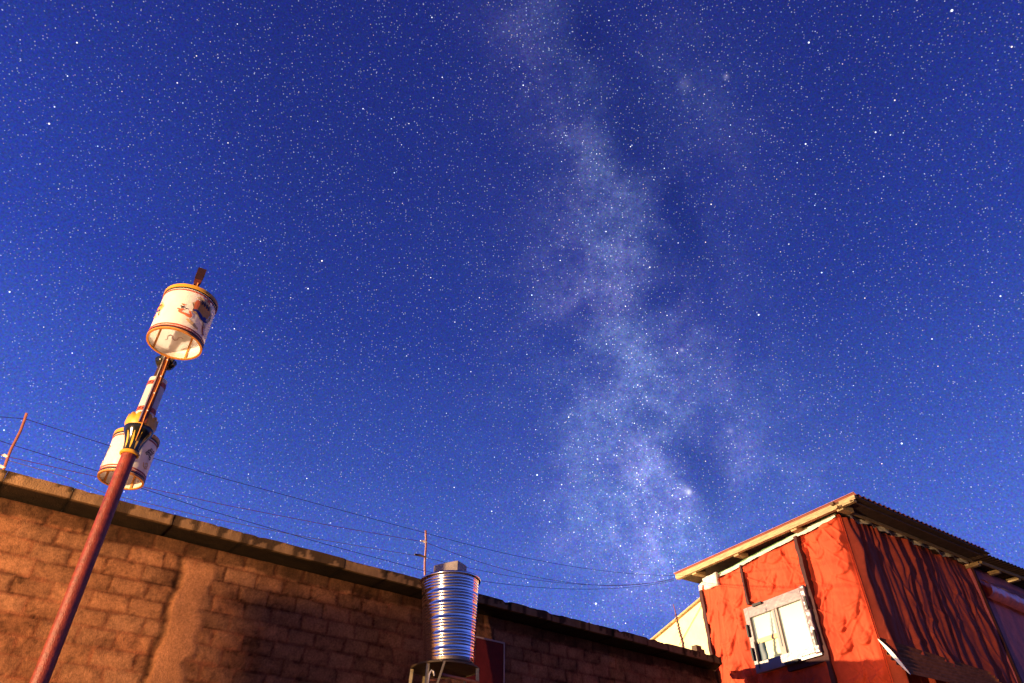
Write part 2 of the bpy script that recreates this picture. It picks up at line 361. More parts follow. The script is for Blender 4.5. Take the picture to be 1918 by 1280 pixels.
# ------------------------------------------------------------------ block wall with coping
ZT = 4.545; SL = -3.2; SE = float((onv(1351, 1229, wl(0, .3, 0), NW)-FW).dot(TW)); SR = float((onv(1342, 1252, FW, NW)-FW).dot(TW)); KE = (SR-SE)/.3   # left end, right end of the coping, right end of the blocks
def block_wall():
    root = thing('block_wall', 'long rough wall of tan blocks under a jutting concrete coping, behind the red lamp post', 'wall', wl(3.5, 0, 0))
    ds = .0155
    s = np.arange(SL, SR, ds); z = np.arange(1.9, ZT-.12, ds); Sg, Zg = np.meshgrid(s, z)
    ch, bl = .160, .325
    zz = Zg + .018*(fbm(Sg*1.3, Zg*1.1, 3, 3)-.5)*2
    row = np.floor((ZT-.12-zz)/ch); fz = (ZT-.12-zz)/ch - row
    rowj = h2(row, row*0+3, 5)
    ss = Sg + .03*(fbm(Sg*2.2, Zg*5, 2, 9)-.5)*2
    off = (row % 2)*.5 + (rowj-.5)*.35
    colx = ss/bl + off
    ci = np.floor(colx); wv = (h2(ci, row, 21)-.5)*.22; wv2 = (h2(ci+1, row, 21)-.5)*.22
    fx = colx - ci
    dl = (fx - wv*.5)*bl; dr = (1 + wv2*.5 - fx)*bl
    dz = np.minimum(fz, 1-fz)*ch
    d = np.minimum(np.minimum(dl, dr), dz)
    e = d + .020*(fbm(Sg*9, Zg*9, 4, 31)-.5)*2
    face = sstep(e, .004, .022)
    br = h2(ci, row, 77); br2 = h2(ci, row, 101)
    smear = sstep(fbm(Sg*1.6, Zg*1.9, 4, 55), .50, .66)            # patches where mortar is flush and hides the joints
    rough = (fbm(Sg*14, Zg*14, 5, 61, .6)-.5); pit = sstep(fbm(Sg*30, Zg*30, 3, 71), .60, .80)
    worn = sstep(fbm(Sg*3.1, Zg*3.3, 4, 91), .55, .75)
    dome = np.clip(d/.09, 0, 1)
    h = (.0055*face*(1-.75*smear) + .005*(br-.5)*face + .004*dome*face + .013*rough - .003*pit - .006*worn*(.3+br2)
         + .020*(fbm(Sg*.9, Zg*.9, 3, 8)-.5) + .004*rough*worn*3)
    mort = 1-face; crumb = sstep(fbm(Sg*22, Zg*22, 4, 131, .65), .50, .72)
    tint = .84 + .46*(br-.5) + .60*(fbm(Sg*5, Zg*6, 5, 41, .6)-.5) + .55*(fbm(Sg*19, Zg*21, 4, 43, .7)-.5) - .34*mort*(1-.75*smear) + .20*smear*(fbm(Sg*4, Zg*4, 3, 44)-.3) - .10*worn - .10*pit - .24*crumb*(.3+br2) + .16*np.clip(d/.06, 0, 1)*(1-worn)
    # dark streaky stains, and a ragged band tinted darker, under the coping
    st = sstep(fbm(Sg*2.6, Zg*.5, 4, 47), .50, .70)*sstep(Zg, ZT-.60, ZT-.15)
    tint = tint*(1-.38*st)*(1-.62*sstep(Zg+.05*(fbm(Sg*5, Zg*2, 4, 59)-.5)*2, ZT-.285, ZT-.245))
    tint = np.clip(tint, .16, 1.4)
    # a strip of mortar smeared over the joint between two builds of wall, with an open crack down its left side
    ex = (fbm(Zg*4.2, Sg*1.5+2, 5, 7)-.5)*.20; ex2 = (fbm(Zg*5.5, Sg*2+9, 5, 17)-.5)*.34
    a = Sg-PIER_S; L0 = -.215+ex*.6; R0 = .19+ex2*.8
    pm = sstep(a, L0, L0+.05)*sstep(-a, -R0-.02, -R0+.09)*sstep(-Zg-.10*(fbm(Sg*6, Zg*2, 4, 3)-.5), -ZT+.24, -ZT+.40)
    hp = .020 + .018*(fbm(Sg*7, Zg*5, 5, 81)-.5) + .006*sstep(a, -.1, .2) - .010*np.exp(-((Zg-(ZT-.84)-.02*np.sin(a*9))/.012)**2)
    h = h*(1-pm) + hp*pm
    tp = 1.22 + .60*(fbm(Sg*4, Zg*3, 5, 63)-.5) + .45*(fbm(Sg*19, Zg*21, 4, 43, .7)-.5)
    tint = tint*(1-pm) + tp*pm
    ck = np.exp(-((a-L0+.02+.03*(fbm(Zg*13, a*0, 3, 91)-.5))/(.022+.02*fbm(Zg*5, a*0, 3, 93)))**2)*sstep(-Zg, -ZT+.22, -ZT+.30)
    h = h - .010*ck; tint = tint*(1-.58*ck)
    br2 = br2*(1-pm)+.7*pm; mort = mort*(1-pm); worn = worn*(1-pm)
    # bonding beam: first course below the coping is a cast strip
    P = np.stack([FW[0]+TW[0]*Sg+NW[0]*h, FW[1]+TW[1]*Sg+NW[1]*h, Zg], -1)
    hue = (br2-.5)*.12; red = mort*.12+.04*worn; T = np.stack([tint*(1+hue*.4+red*.4), tint*(1-hue*.3-red), tint*(1-hue-red)], -1).reshape(-1, 3)
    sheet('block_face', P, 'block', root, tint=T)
    mb = MB(); mb.box(wl((SL+SR)/2, -.16, (1.9)/2), (TW, NW, np.array([0, 0, 1.])), ((SR-SL)/2, .16, .95))
    mb.box(wl((SL+SR)/2, -.19, (1.9+ZT-.12)/2), (TW, NW, np.array([0, 0, 1.])), ((SR-SL)/2, .125, (ZT-.12-1.9)/2-.002))
    mesh_obj('wall_core', mb.V, mb.F, 'block', root, tint=np.ones(len(mb.V))*.7)
    mb = MB(); mb.box(wl(SR-.02, -.12, (ZT-.13)/2), (TW, NW, np.array([0, 0, 1.])), (.025, .165, (ZT-.13)/2))
    mesh_obj('wall_end', mb.V, mb.F, 'block', root, tint=np.ones(len(mb.V))*.5)
    # coping slabs
    x = SL; k = 0
    while x < SE-.1:
        L_ = random.choice((.38, .55, .72, .95, 1.2, .48)); L_ = min(L_, SE-x)
        if L_ < .1: break
        nx = max(6, int(L_/.03)); jz = random.uniform(-.006, .008); jq = random.uniform(-.012, .012)
        s = np.linspace(x+.0012, x+L_-.0012, nx); 
        prof = []   # closed cross-section (q, z)
        for t_ in np.linspace(0, 1, 6): prof.append((.30, -.108+.108*t_))
        for t_ in np.linspace(0, 1, 12)[1:]: prof.append((.30-.66*t_, 0))
        for t_ in np.linspace(0, 1, 4)[1:]: prof.append((-.36, -.108*t_))
        for t_ in np.linspace(0, 1, 12)[1:-1]: prof.append((-.36+.66*t_, -.108))
        m_ = len(prof); V = []; T = []
        for si in s:
            for (q, z_) in prof:
                edge = 1.0 if q > .2 and z_ > -.02 else .4
                c = fbm(np.array(si*5+q*7), np.array(z_*30+q*11), 4, 5) - .5
                chip = -.030*max(0., float(fbm(np.array(si*6.5), np.array(1.7), 3, 15))-.60)/.25*(1 if (q > .25 and z_ > -.03) else 0)
                V.append(wl(si + max(0., (si-SE+.6)/.6)*(.3-q)*KE, q+jq+.014*c+chip, ZT+z_+jz+edge*.006*(float(fbm(np.array(si*4), np.array(q*4.), 3, 25))-.5)*2+chip*.6))
                # dark drips from the top edge of the slab; its underside tinted near black
                drip = float(fbm(np.array(si*11.), np.array(.3), 4, 35)); dl_ = max(0, (drip-.40)/.22)
                dark = 1.0
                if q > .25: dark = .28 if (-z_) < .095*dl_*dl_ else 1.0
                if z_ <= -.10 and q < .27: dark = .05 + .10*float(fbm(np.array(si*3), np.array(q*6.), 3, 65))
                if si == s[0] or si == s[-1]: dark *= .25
                T.append(dark*(.8+.4*float(fbm(np.array(si*2.5), np.array(q*2+z_*9), 3, 45))))
        F = []
        for i in range(nx-1):
            for j in range(m_): F.append((i*m_+j, i*m_+(j+1) % m_, (i+1)*m_+(j+1) % m_, (i+1)*m_+j))
        F.append(tuple(range(m_))[::-1]); F.append(tuple(range((nx-1)*m_, nx*m_)))
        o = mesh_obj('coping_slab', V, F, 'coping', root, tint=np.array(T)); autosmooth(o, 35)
        x += L_; k += 1
    return root
pq = onv(352, 1120, FW, NW); PIER_S = float((pq-FW).dot(TW))+.06
WALL = block_wall()

# ------------------------------------------------------------------ dark red door panel standing against the wall behind the tank
def door_panel():
    a = onv(890, 1207, wl(0, .05, 0), NW); b = onv(941, 1207, wl(0, .05, 0), NW)
    sa = (a-FW).dot(TW) - .12; sb = (b-FW).dot(TW); zt = b[2]
    r = thing('metal_door', 'dark red metal door with a pale edge in the wall behind the water tank', 'door', wl((sa+sb)/2, .05, 0))
    mb = MB(); U = np.array([0, 0, 1.])
    mb.box(wl((sa+sb)/2, .05, zt/2), (TW, NW, U), ((sb-sa)/2, .02, zt/2)); mb.build('door_leaf', 'door_red', r)
    mb = MB(); mb.box(wl(sb+.010, .055, zt/2), (TW, NW, U), (.0085, .026, zt/2)); mb.box(wl((sa+sb)/2, .055, zt+.010), (TW, NW, U), ((sb-sa)/2+.018, .026, .0085)); mb.build('door_frame', 'door_edge', r)
door_panel()

# ------------------------------------------------------------------ lamp post
def lamp_post():
    HD = 5.3; d = ray(235, 870); A = np.array([d[0], d[1], 0])/np.hypot(d[0], d[1]); B = np.array([A[1], -A[0], 0])   # away from / across the view
    base = A*HD; U = np.array([0, 0, 1.])
    zof = lambda px, py, hd=HD: float(at(px, py, hd)[2])
    r = thing('street_lamp', 'tall red lamp post with a black lotus collar and white painted drum shades', 'street lamp', base)
    zc = zof(243, 851)
    mb = MB(); mb.tube([base + U*z for z in np.linspace(0, zc+.03, 12)], .050, 28, cap=True); autosmooth(mb.build('pole', 'pole', r))
    # lotus collar
    zt = zof(262, 800)
    H = zt - zc
    mb = MB(); mb.lathe(base + U*zc, [(.054, -.012), (.067, -.008), (.069, .004), (.062, .014)], 40); autosmooth(mb.build('collar_ring', 'yellow', r), 60)
    prof = [(.058, .012), (.057, .14*H), (.060, .28*H), (.068, .44*H), (.080, .58*H), (.093, .70*H), (.102, .80*H), (.104, .88*H), (.100, .93*H), (.03, .95*H)]
    mb = MB(); mb.lathe(base + U*zc, prof, 48); lotus = autosmooth(mb.build('lotus_collar', 'lotus_black', r), 60)
    rr = lambda z: np.interp(z, [p[1] for p in prof[:9]], [p[0] for p in prof[:9]])
    mb = MB()
    for k in range(11):                                             # painted petals on the bowl
        t0 = 2*pi*k/11; zs = np.linspace(.10*H, .66*H, 10); V = []; F = []
        for i, z in enumerate(zs):
            hw = .105*sin(pi*min(1, (i+.6)/10.2))**.8
            for sgn in (-1, 0, 1):
                R = rr(z)+.0025; t = t0+hw*sgn*.052/R*1.3; V.append(base+U*(zc+z)+R*(cos(t)*A+sin(t)*B))
        for i in range(9):
            for j in range(2): F.append((i*3+j, i*3+j+1, (i+1)*3+j+1, (i+1)*3+j))
        mb.add(V, F)
    mb.build('painted_petal', 'petal', lotus, smooth=True)
    mb = MB(); n = 96                                               # scalloped yellow crown
    sc = lambda t: .55+.45*abs(cos(5.5*t))**.6
    V = []; F = []
    for (R, z0, zz, ph) in ((.101, .90, 0, 0), (.112, .97, .035, 0), (.108, 1.0, .075, 1), (.098, 1.0, .070, 1), (.09, .92, 0, 0)):
        for k in range(n):
            t = 2*pi*k/n; V.append(base+U*(zc+H*z0+(zz*sc(t) if ph else zz*.4))+R*(cos(t)*A+sin(t)*B))
    for i in range(4):
        for k in range(n): F.append((i*n+k, i*n+(k+1) % n, (i+1)*n+(k+1) % n, (i+1)*n+k))
    mb.add(V, F); mb.build('petal_crown', 'yellow', r, smooth=True)
    # inner pole, sleeve, second collar
    zs0, zs1 = zof(276, 786), zof(297, 714)
    mb = MB(); mb.tube([base+U*z for z in np.linspace(zc+H*.9, zs1+.02, 6)], .044, 20); autosmooth(mb.build('inner_pole', 'pole', r))
    mb = MB(); mb.tube([base+U*zs1-B*.028, base+U*zof(313, 676)-B*.02], .020, 14); autosmooth(mb.build('rod', 'pole_dark', r))
    Rs = .067
    mb = MB(); mb.lathe(base+U*zs0, [(Rs-.004, 0), (Rs, 0), (Rs, zs1-zs0), (Rs-.004, zs1-zs0)], 40); mb.lathe(base+U*zs0, [(Rs-.005, zs1-zs0), (Rs-.005, .0)], 40, 1); mb.lathe(base+U*zs1, [(Rs-.004, -.002), (.0, -.002)], 40, 1)
    sl = autosmooth(mb.build('sleeve', ['shade', 'black'], r), 50)
    for zz in (zs0+.035, zs1-.075):
        mb = MB(); mb.lathe(base+U*zz, [(Rs+.002, 0), (Rs+.002, .040)], 40, 0)
        for k in range(14):                                         # key pattern ticks
            t = 2*pi*k/14
            for (dz, hh, dt, hw) in ((.020, .004, 0, .10), (.012, .006, .08, .02), (.028, .006, -.08, .02)):
                V = [base+U*(zz+dz+b*hh)+(Rs+.004)*(cos(t+dt+a*hw)*A+sin(t+dt+a*hw)*B) for a, b in ((-1, -1), (1, -1), (1, 1), (-1, 1))]
                mb.add(V, [(0, 1, 2, 3)], 1)
        mb.build('key_band', ['red_band', 'black'], sl, smooth=True)
    z2 = zof(311, 683)
    mb = MB(); mb.lathe(base+U*(z2-.035), [(.03, 0), (.055, .006), (.072, .03), (.080, .055), (.072, .075), (.03, .08)], 48, rf=lambda t, i: 1+.07*cos(9*t)*(i > 1)); autosmooth(mb.build('upper_collar', 'lotus_black', r), 60)
    # strut in front that carries the shades
    so = -.088; zb = zc+H*.93; ztp = zof(383, 522, HD+so)
    mb = MB(); mb.beam(base+A*so+U*zb, base+A*so+U*ztp, .052, .052, up=A); mb.build('strut', 'strut', r)
    mb = MB(); mb.beam(base+A*(so-.029)-B*.024+U*zb, base+A*(so-.029)-B*.024+U*(ztp-.12), .008, .006, up=A); mb.build('strut_edge', 'bright_metal', r)
    pts = [base+A*(so-.034)+B*(.006+.004*sin(z*7))+U*z for z in np.linspace(zc+H*.35, ztp-.1, 26)]
    for i, z in enumerate(np.linspace(zc+H*.35, ztp-.1, 26)):
        if z < zb+.05: pts[i] = base+A*(-.125 + .03*(zb+.05-z)/.1)+B*.006+U*z
    mb = MB(); mb.tube(pts, .0045, 6); mb.build('cable', 'orange', r, smooth=True)
    for z in np.linspace(zb+.1, zof(311, 690), 4):
        mb = MB(); c = base+A*(so-.036)+B*.006+U*z
        mb.lathe(c, [(.001, -.006), (.006, -.003), (.007, 0), (.006, .003), (.001, .006)], 8); mb.build('cable_clip', 'insulator', r, smooth=True)
    mb = MB(); mb.beam(base+A*so+U*ztp, base+A*so+U*(ztp+.075), .070, .070, up=A); mb.beam(base+A*so+U*(ztp-.055), base+A*so+U*(ztp-.002), .062, .062, up=A); mb.build('finial', 'pole_dark', r)
    # drum shades
    def drum(hd, R, pxt, pxb, motif):
        c = A*hd+B*.010; z0 = zof(*pxb, hd); z1 = zof(*pxt, hd); h = z1-z0
        mb = MB(); mb.lathe(c+U*z0, [(R-.006, .004), (R-.003, 0), (R, .004), (R, h-.004), (R-.01, h-.001), (.001, h+.004)], 64)
        mb.lathe(c+U*z0, [(R-.006, .004), (R-.006, h-.012), (.001, h-.012)], 64)
        s = autosmooth(mb.build('lamp_shade', 'shade', r), 50)
        def ring(name, m_, za, zb_, dr=.004):
            mb = MB(); mb.lathe(c+U*z0, [(R-.002, za), (R+dr, za), (R+dr, zb_), (R-.002, zb_)], 64); autosmooth(mb.build(name, m_, s), 50)
        ring('rim', 'yellow', h-.018, h+.012, .008); ring('trim_line', 'black', h-.029, h-.019, .004); ring('trim_line', 'red_band', h-.050, h-.038, .003)
        ring('trim_line', 'red_band', .038, .050, .003); ring('trim_line', 'red_band', .024, .031, .003); ring('trim_line', 'black', .012, .021, .004)
        mb = MB(); mb.lathe(c+U*z0, [(R-.013, .004), (R-.013, -.005), (R+.003, -.005), (R+.004, .008), (R-.002, .009)], 64); autosmooth(mb.build('rim', 'orange', s), 50)
        for t in (.62, 2.25, 3.9, 5.5):                             # inner ribs
            mb = MB(); e = cos(t)*A+sin(t)*B; mb.beam(c+e*(R-.014)+U*(z0+.004), c+e*(R-.014)+U*(z1-.02), .014, .010, up=e)
            mb.build('rib', 'orange', s)
        def patch(mb, th, z, pts, mi, lift=.004, inner=False):
            """flat painted figure wrapped on the drum: pts in metres around (th, z)"""
            RR = R-.006-lift if inner else R+lift
            P = [(0., 0.)] + list(pts); cx = sum(p[0] for p in pts)/len(pts); cy = sum(p[1] for p in pts)/len(pts); P[0] = (cx, cy)
            V = [c+U*(z0+z+y)+RR*(cos(th-x/R)*A+sin(th-x/R)*B) for x, y in P]
            n = len(pts); mb.add(V, [(0, 1+i, 1+(i+1) % n) for i in range(n)], mi)
        def blob(w, hgt, x=0, y=0, lob=5, amp=.12, ph=0, n=28, rot=0):
            o = []
            for i in range(n):
                t = 2*pi*i/n; f = 1+amp*sin(lob*t+ph); X = w*cos(t)*f; Y = hgt*sin(t)*f
                o.append((x+X*cos(rot)-Y*sin(rot), y+X*sin(rot)+Y*cos(rot)))
            return o
        def stroke(mb, th, z, pts, wd, mi, lift=.006, inner=False):
            RR = R-.006-lift if inner else R+lift
            V = []; F = []; n = len(pts)
            for i, (x, y) in enumerate(pts):
                x2, y2 = pts[min(i+1, n-1)]; x1, y1 = pts[max(i-1, 0)]; L_ = max(1e-6, np.hypot(x2-x1, y2-y1)); nx, ny = -(y2-y1)/L_, (x2-x1)/L_
                ww = wd*(.35+.65*sin(pi*(i+.5)/n))
                for sg in (-1, 1):
                    X = x+nx*ww*sg; Y = y+ny*ww*sg; V.append(c+U*(z0+z+Y)+RR*(cos(th-X/R)*A+sin(th-X/R)*B))
            for i in range(n-1): F.append((2*i, 2*i+1, 2*i+3, 2*i+2))
            mb.add(V, F, mi)
        SL_ = ['paint_orange', 'paint_blue', 'paint_ink', 'paint_red', 'paint_ochre', 'paint_ghost']
        def figure(th, z, k=1.0):
            mb = MB()
            g = lambda pts: [(x*k, y*k) for x, y in pts]
            patch(mb, th, z, g(blob(.085, .075, .01, .02, 7, .10)), 4, .003)
            patch(mb, th, z, g(blob(.058, .058, .012, .028, 6, .08)), 0, .0045)
            patch(mb, th, z, g(blob(.016, .05, -.050, .03, 3, .1)), 3, .0055)
            for i in range(4): patch(mb, th, z, g(blob(.0095, .017, -.022+i*.020, .072-i*.003, 4, .25, i)), 2, .0062)
            stroke(mb, th, z, g([(-.060, -.020), (-.042, -.012), (-.022, -.020), (0, -.036), (.018, -.048), (.038, -.050), (.062, -.042)]), .013*k, 1, .0066)
            stroke(mb, th, z, g([(.020, -.048), (.030, -.030), (.048, -.026)]), .012*k, 1, .007)
            stroke(mb, th, z, g([(-.145, -.060), (-.125, -.070), (-.100, -.072), (-.080, -.080), (-.066, -.084), (-.062, -.066), (-.072, -.050), (-.080, -.036)]), .010*k, 3, .0055)
            patch(mb, th, z, g(blob(.020, .010, -.135, -.045, 3, .3)), 3, .0050); patch(mb, th, z, g(blob(.010, .011, -.130, -.022, 3, .3)), 2, .006)
            patch(mb, th, z, g(blob(.008, .005, -.105, -.028, 3, .3)), 2, .006); patch(mb, th, z, g(blob(.012, .006, -.128, .0, 3, .3)), 3, .005)
            patch(mb, th, z, g(blob(.014, .014, .020, .118, 5, .25)), 3, .005); patch(mb, th, z, g(blob(.05, .016, -.01, .098, 6, .15)), 4, .0035)
            stroke(mb, th, z, g([(-.078, -.105), (-.055, -.118), (-.030, -.124), (-.006, -.136), (.012, -.140)]), .013*k, 4, .004)
            stroke(mb, th, z, g([(.040, -.075), (.046, -.100), (.054, -.122), (.066, -.140), (.080, -.136)]), .010*k, 3, .0045)
            stroke(mb, th, z, g([(.030, -.062), (.050, -.080), (.066, -.092)]), .012*k, 4, .0048)
            stroke(mb, th, z, g([(.085, .04), (.092, .02), (.088, 0)]), .008*k, 4, .004)
            mb.build('painted_motif', SL_, s)
        def knot(th, z):
            mb = MB()
            for (x, y) in ((0, .03), (.018, .008), (-.018, .010), (0, -.012), (.034, .03), (-.030, -.012), (.016, -.034)):
                q = [(x-.012, y), (x, y+.013), (x+.012, y), (x, y-.013), (x-.012, y)]
                for a, b in zip(q[:-1], q[1:]): stroke(mb, th, z, [a, ((a[0]+b[0])/2, (a[1]+b[1])/2), b], .0042, 2, .005)
            mb.build('painted_knot', SL_, s); mb = MB()
            stroke(mb, th, z, [(-.01, -.10), (-.004, -.085), (.012, -.082), (.022, -.095), (.016, -.110), (.0, -.112), (-.006, -.104)], .006, 4, .005); mb.build('painted_scroll', SL_, s); mb = MB()
            stroke(mb, th, z, [(-.03, -.09), (-.02, -.118), (.004, -.128), (.03, -.116)], .006, 4, .005)
            mb.build('painted_scroll', SL_, s)
        if motif == 'figure':
            figure(pi-.52, h*.55, 1.15); figure(pi+1.25, h*.50, .55); figure(.35, h*.5, .9)
            mb = MB(); stroke(mb, -.10, h*.40, [(-.07, .02), (-.05, .035), (-.03, .02), (-.03, 0), (-.01, -.012), (.012, 0), (.014, .02), (.035, .02), (.05, 0), (.045, -.03), (.06, -.045)], .006, 5, .003, True); mb.build('painted_scroll', SL_, s)
        else:
            knot(pi-.85, h*.60); knot(pi+1.5, h*.52); knot(.2, h*.5)
        # bracket to the post
        for zz in (z0+.10, z1-.07):
            mb = MB(); mb.beam(c+A*(R if hd < HD else -R)*.98+U*zz, base+A*(so-.02 if hd < HD else .045)+U*zz, .03, .022)
            mb.build('bracket', 'pole_dark', r)
    drum(4.93, .201, (366, 569), (328, 645), 'figure')
    drum(5.56, .160, (254, 823), (226, 899), 'knot')
lamp_post()

# ------------------------------------------------------------------ water tank on its stand
def water_tank():
    U = np.array([0, 0, 1.]); hd = 8.0
    top = at(843.5, 1088, hd); bot = at(841.5, 1248, hd); ax = top-bot; H = np.linalg.norm(ax); axn = ax/H
    t = thing('water_tank', 'ribbed stainless steel water tank with a concrete block on its lid', 'water tank', bot)
    r0, r1 = .274, .333
    prof = [(.02, 0), (r0-.01, 0), (r0, .012)]
    groups = [4, 3, 4, 4, 4, 3]; z = .03; gap = .030
    tot = sum(groups); pitch = (H-.07-gap*(len(groups)-1))/tot
    for gi, gn in enumerate(groups[::-1]):
        for k in range(gn):
            r = lambda zz: r0+(r1-r0)*zz/H
            for f, d in ((.0, 0), (.14, .0020), (.32, .0036), (.50, .0042), (.68, .0036), (.86, .0020), (.96, .0)):
                zz = z+pitch*f; prof.append((r(zz)+d-.002, zz))
            z += pitch
        z += gap
    prof += [(r1, H-.035)]
    mb = MB(); mb.lathe(bot, prof, 96, axis=ax); autosmooth(mb.build('tank_body', 'steel', t), 70)
    mb = MB(); mb.lathe(bot, [(r1-.004, H-.036), (r1+.018, H-.030), (r1+.024, H-.016), (r1+.018, H-.002), (r1-.02, H+.006), (r1*.6, H+.022), (r1*.3, H+.035), (.005, H+.040)], 96, axis=ax); autosmooth(mb.build('tank_lid', 'steel', t), 70)
    # concrete block lying on the lid
    p = at(842, 1059, hd-.02); p = top + U*(.108) + (p-top)*np.array([1, 1, 0])*.5
    tx = az(118); ty = az(28)
    mb = MB(); nb = 7; V = []; F = []
    tb = thing('concrete_block', 'grey concrete block weighing down the lid of the steel tank', 'block', top+U*.040)
    hx, hy, hz = .165, .10, .066
    def pt(i, j, k): 
        a = np.array([i, j, k])*1.0; return p + tx*a[0]*hx + ty*a[1]*hy + U*a[2]*hz
    g = np.linspace(-1, 1, nb)
    for axis in range(3):
        for sg in (-1, 1):
            k0 = len(V)
            for a in g:
                for b in g:
                    q = [0, 0, 0]; q[axis] = sg; q[(axis+1) % 3] = a; q[(axis+2) % 3] = b
                    e = 1-.015*max(0, abs(a)+abs(b)-1.6)/.4; n_ = .035*(float(fbm(np.array(q[0]*2.3+q[2]), np.array(q[1]*2.1-q[2]*1.7), 3, 3))-.5)
                    V.append(pt(*[c*(e+n_) for c in q]))
            for a in range(nb-1):
                for b in range(nb-1): f = (k0+a*nb+b, k0+a*nb+b+1, k0+(a+1)*nb+b+1, k0+(a+1)*nb+b); F.append(f if sg > 0 else f[::-1])
    mesh_obj('block_body', V, F, 'concrete', tb)
    # stand
    st = thing('tank_stand', 'rusty yellow metal stand with splayed legs under the steel tank', 'stand', np.array([bot[0], bot[1], 0]))
    zc = bot[2]-.014; c = np.array([bot[0]-.045, bot[1]+.05, zc]); Rp = .37
    mb = MB(); mb.lathe(c, [(.001, .0), (Rp, .0), (Rp+.004, -.003), (Rp+.004, -.018), (Rp-.008, -.020), (Rp-.014, -.012), (.001, -.012)], 64); autosmooth(mb.build('platform', 'dark_metal', st), 40)
    legs = [(768, 1246), (799, 1233), (887, 1246), (893, 1250)]
    d0 = np.array([-c[0], -c[1], 0]); d0 /= np.linalg.norm(d0); dx = np.array([-d0[1], d0[0], 0])
    if dx[0] < 0: dx = -dx
    for (a, b) in ((-.97, .10), (-.50, .80), (.92, .35), (.60, -.75), (-.62, -.75)):
        tp = c+dx*a*Rp+d0*b*Rp-U*.02; ft = np.array([c[0], c[1], 0])+(tp-c)*np.array([1, 1, 0])*1.42
        mb = MB(); mb.beam(tp, ft, .032, .006, up=d0); mb.beam(tp+d0*(-.016)+dx*.016, ft+d0*(-.016)+dx*.016, .006, .032, up=d0); mb.build('leg', 'stand_metal', st)
    b0 = c+dx*(-.22)*Rp+d0*.96*Rp; 
    mb = MB(); mb.beam(c+dx*(-.03)*Rp+d0*1.0*Rp-U*.01, c+dx*(-.22)*Rp+d0*1.05*Rp-U*.26, .022, .008, up=d0); mb.build('brace', 'stand_metal', st)
    mb = MB(); mb.tube([c+dx*(-.15)*Rp+d0*.85*Rp-U*.125, c+dx*(.98)*Rp+d0*.42*Rp-U*.165], .016, 10); mb.build('cross_bar', 'rust', st, smooth=True)
    mb = MB(); mb.tube([c+dx*(-.55)*Rp-d0*.2*Rp-U*.10, c+dx*(-.0)*Rp-d0*.25*Rp-U*.10], .014, 8); mb.build('cross_bar', 'rust', st, smooth=True)
    pts = [c+dx*(-.46)*Rp+d0*.80*Rp-U*(.22), c+dx*(-.44)*Rp+d0*.80*Rp-U*(.12), c+dx*(-.39)*Rp+d0*.80*Rp-U*(.085), c+dx*(-.33)*Rp+d0*.80*Rp-U*(.10), c+dx*(-.30)*Rp+d0*.80*Rp-U*(.14)]
    mb = MB(); mb.tube(pts, .010, 8); mb.build('drain_pipe', 'zinc_edge', st, smooth=True)
water_tank()

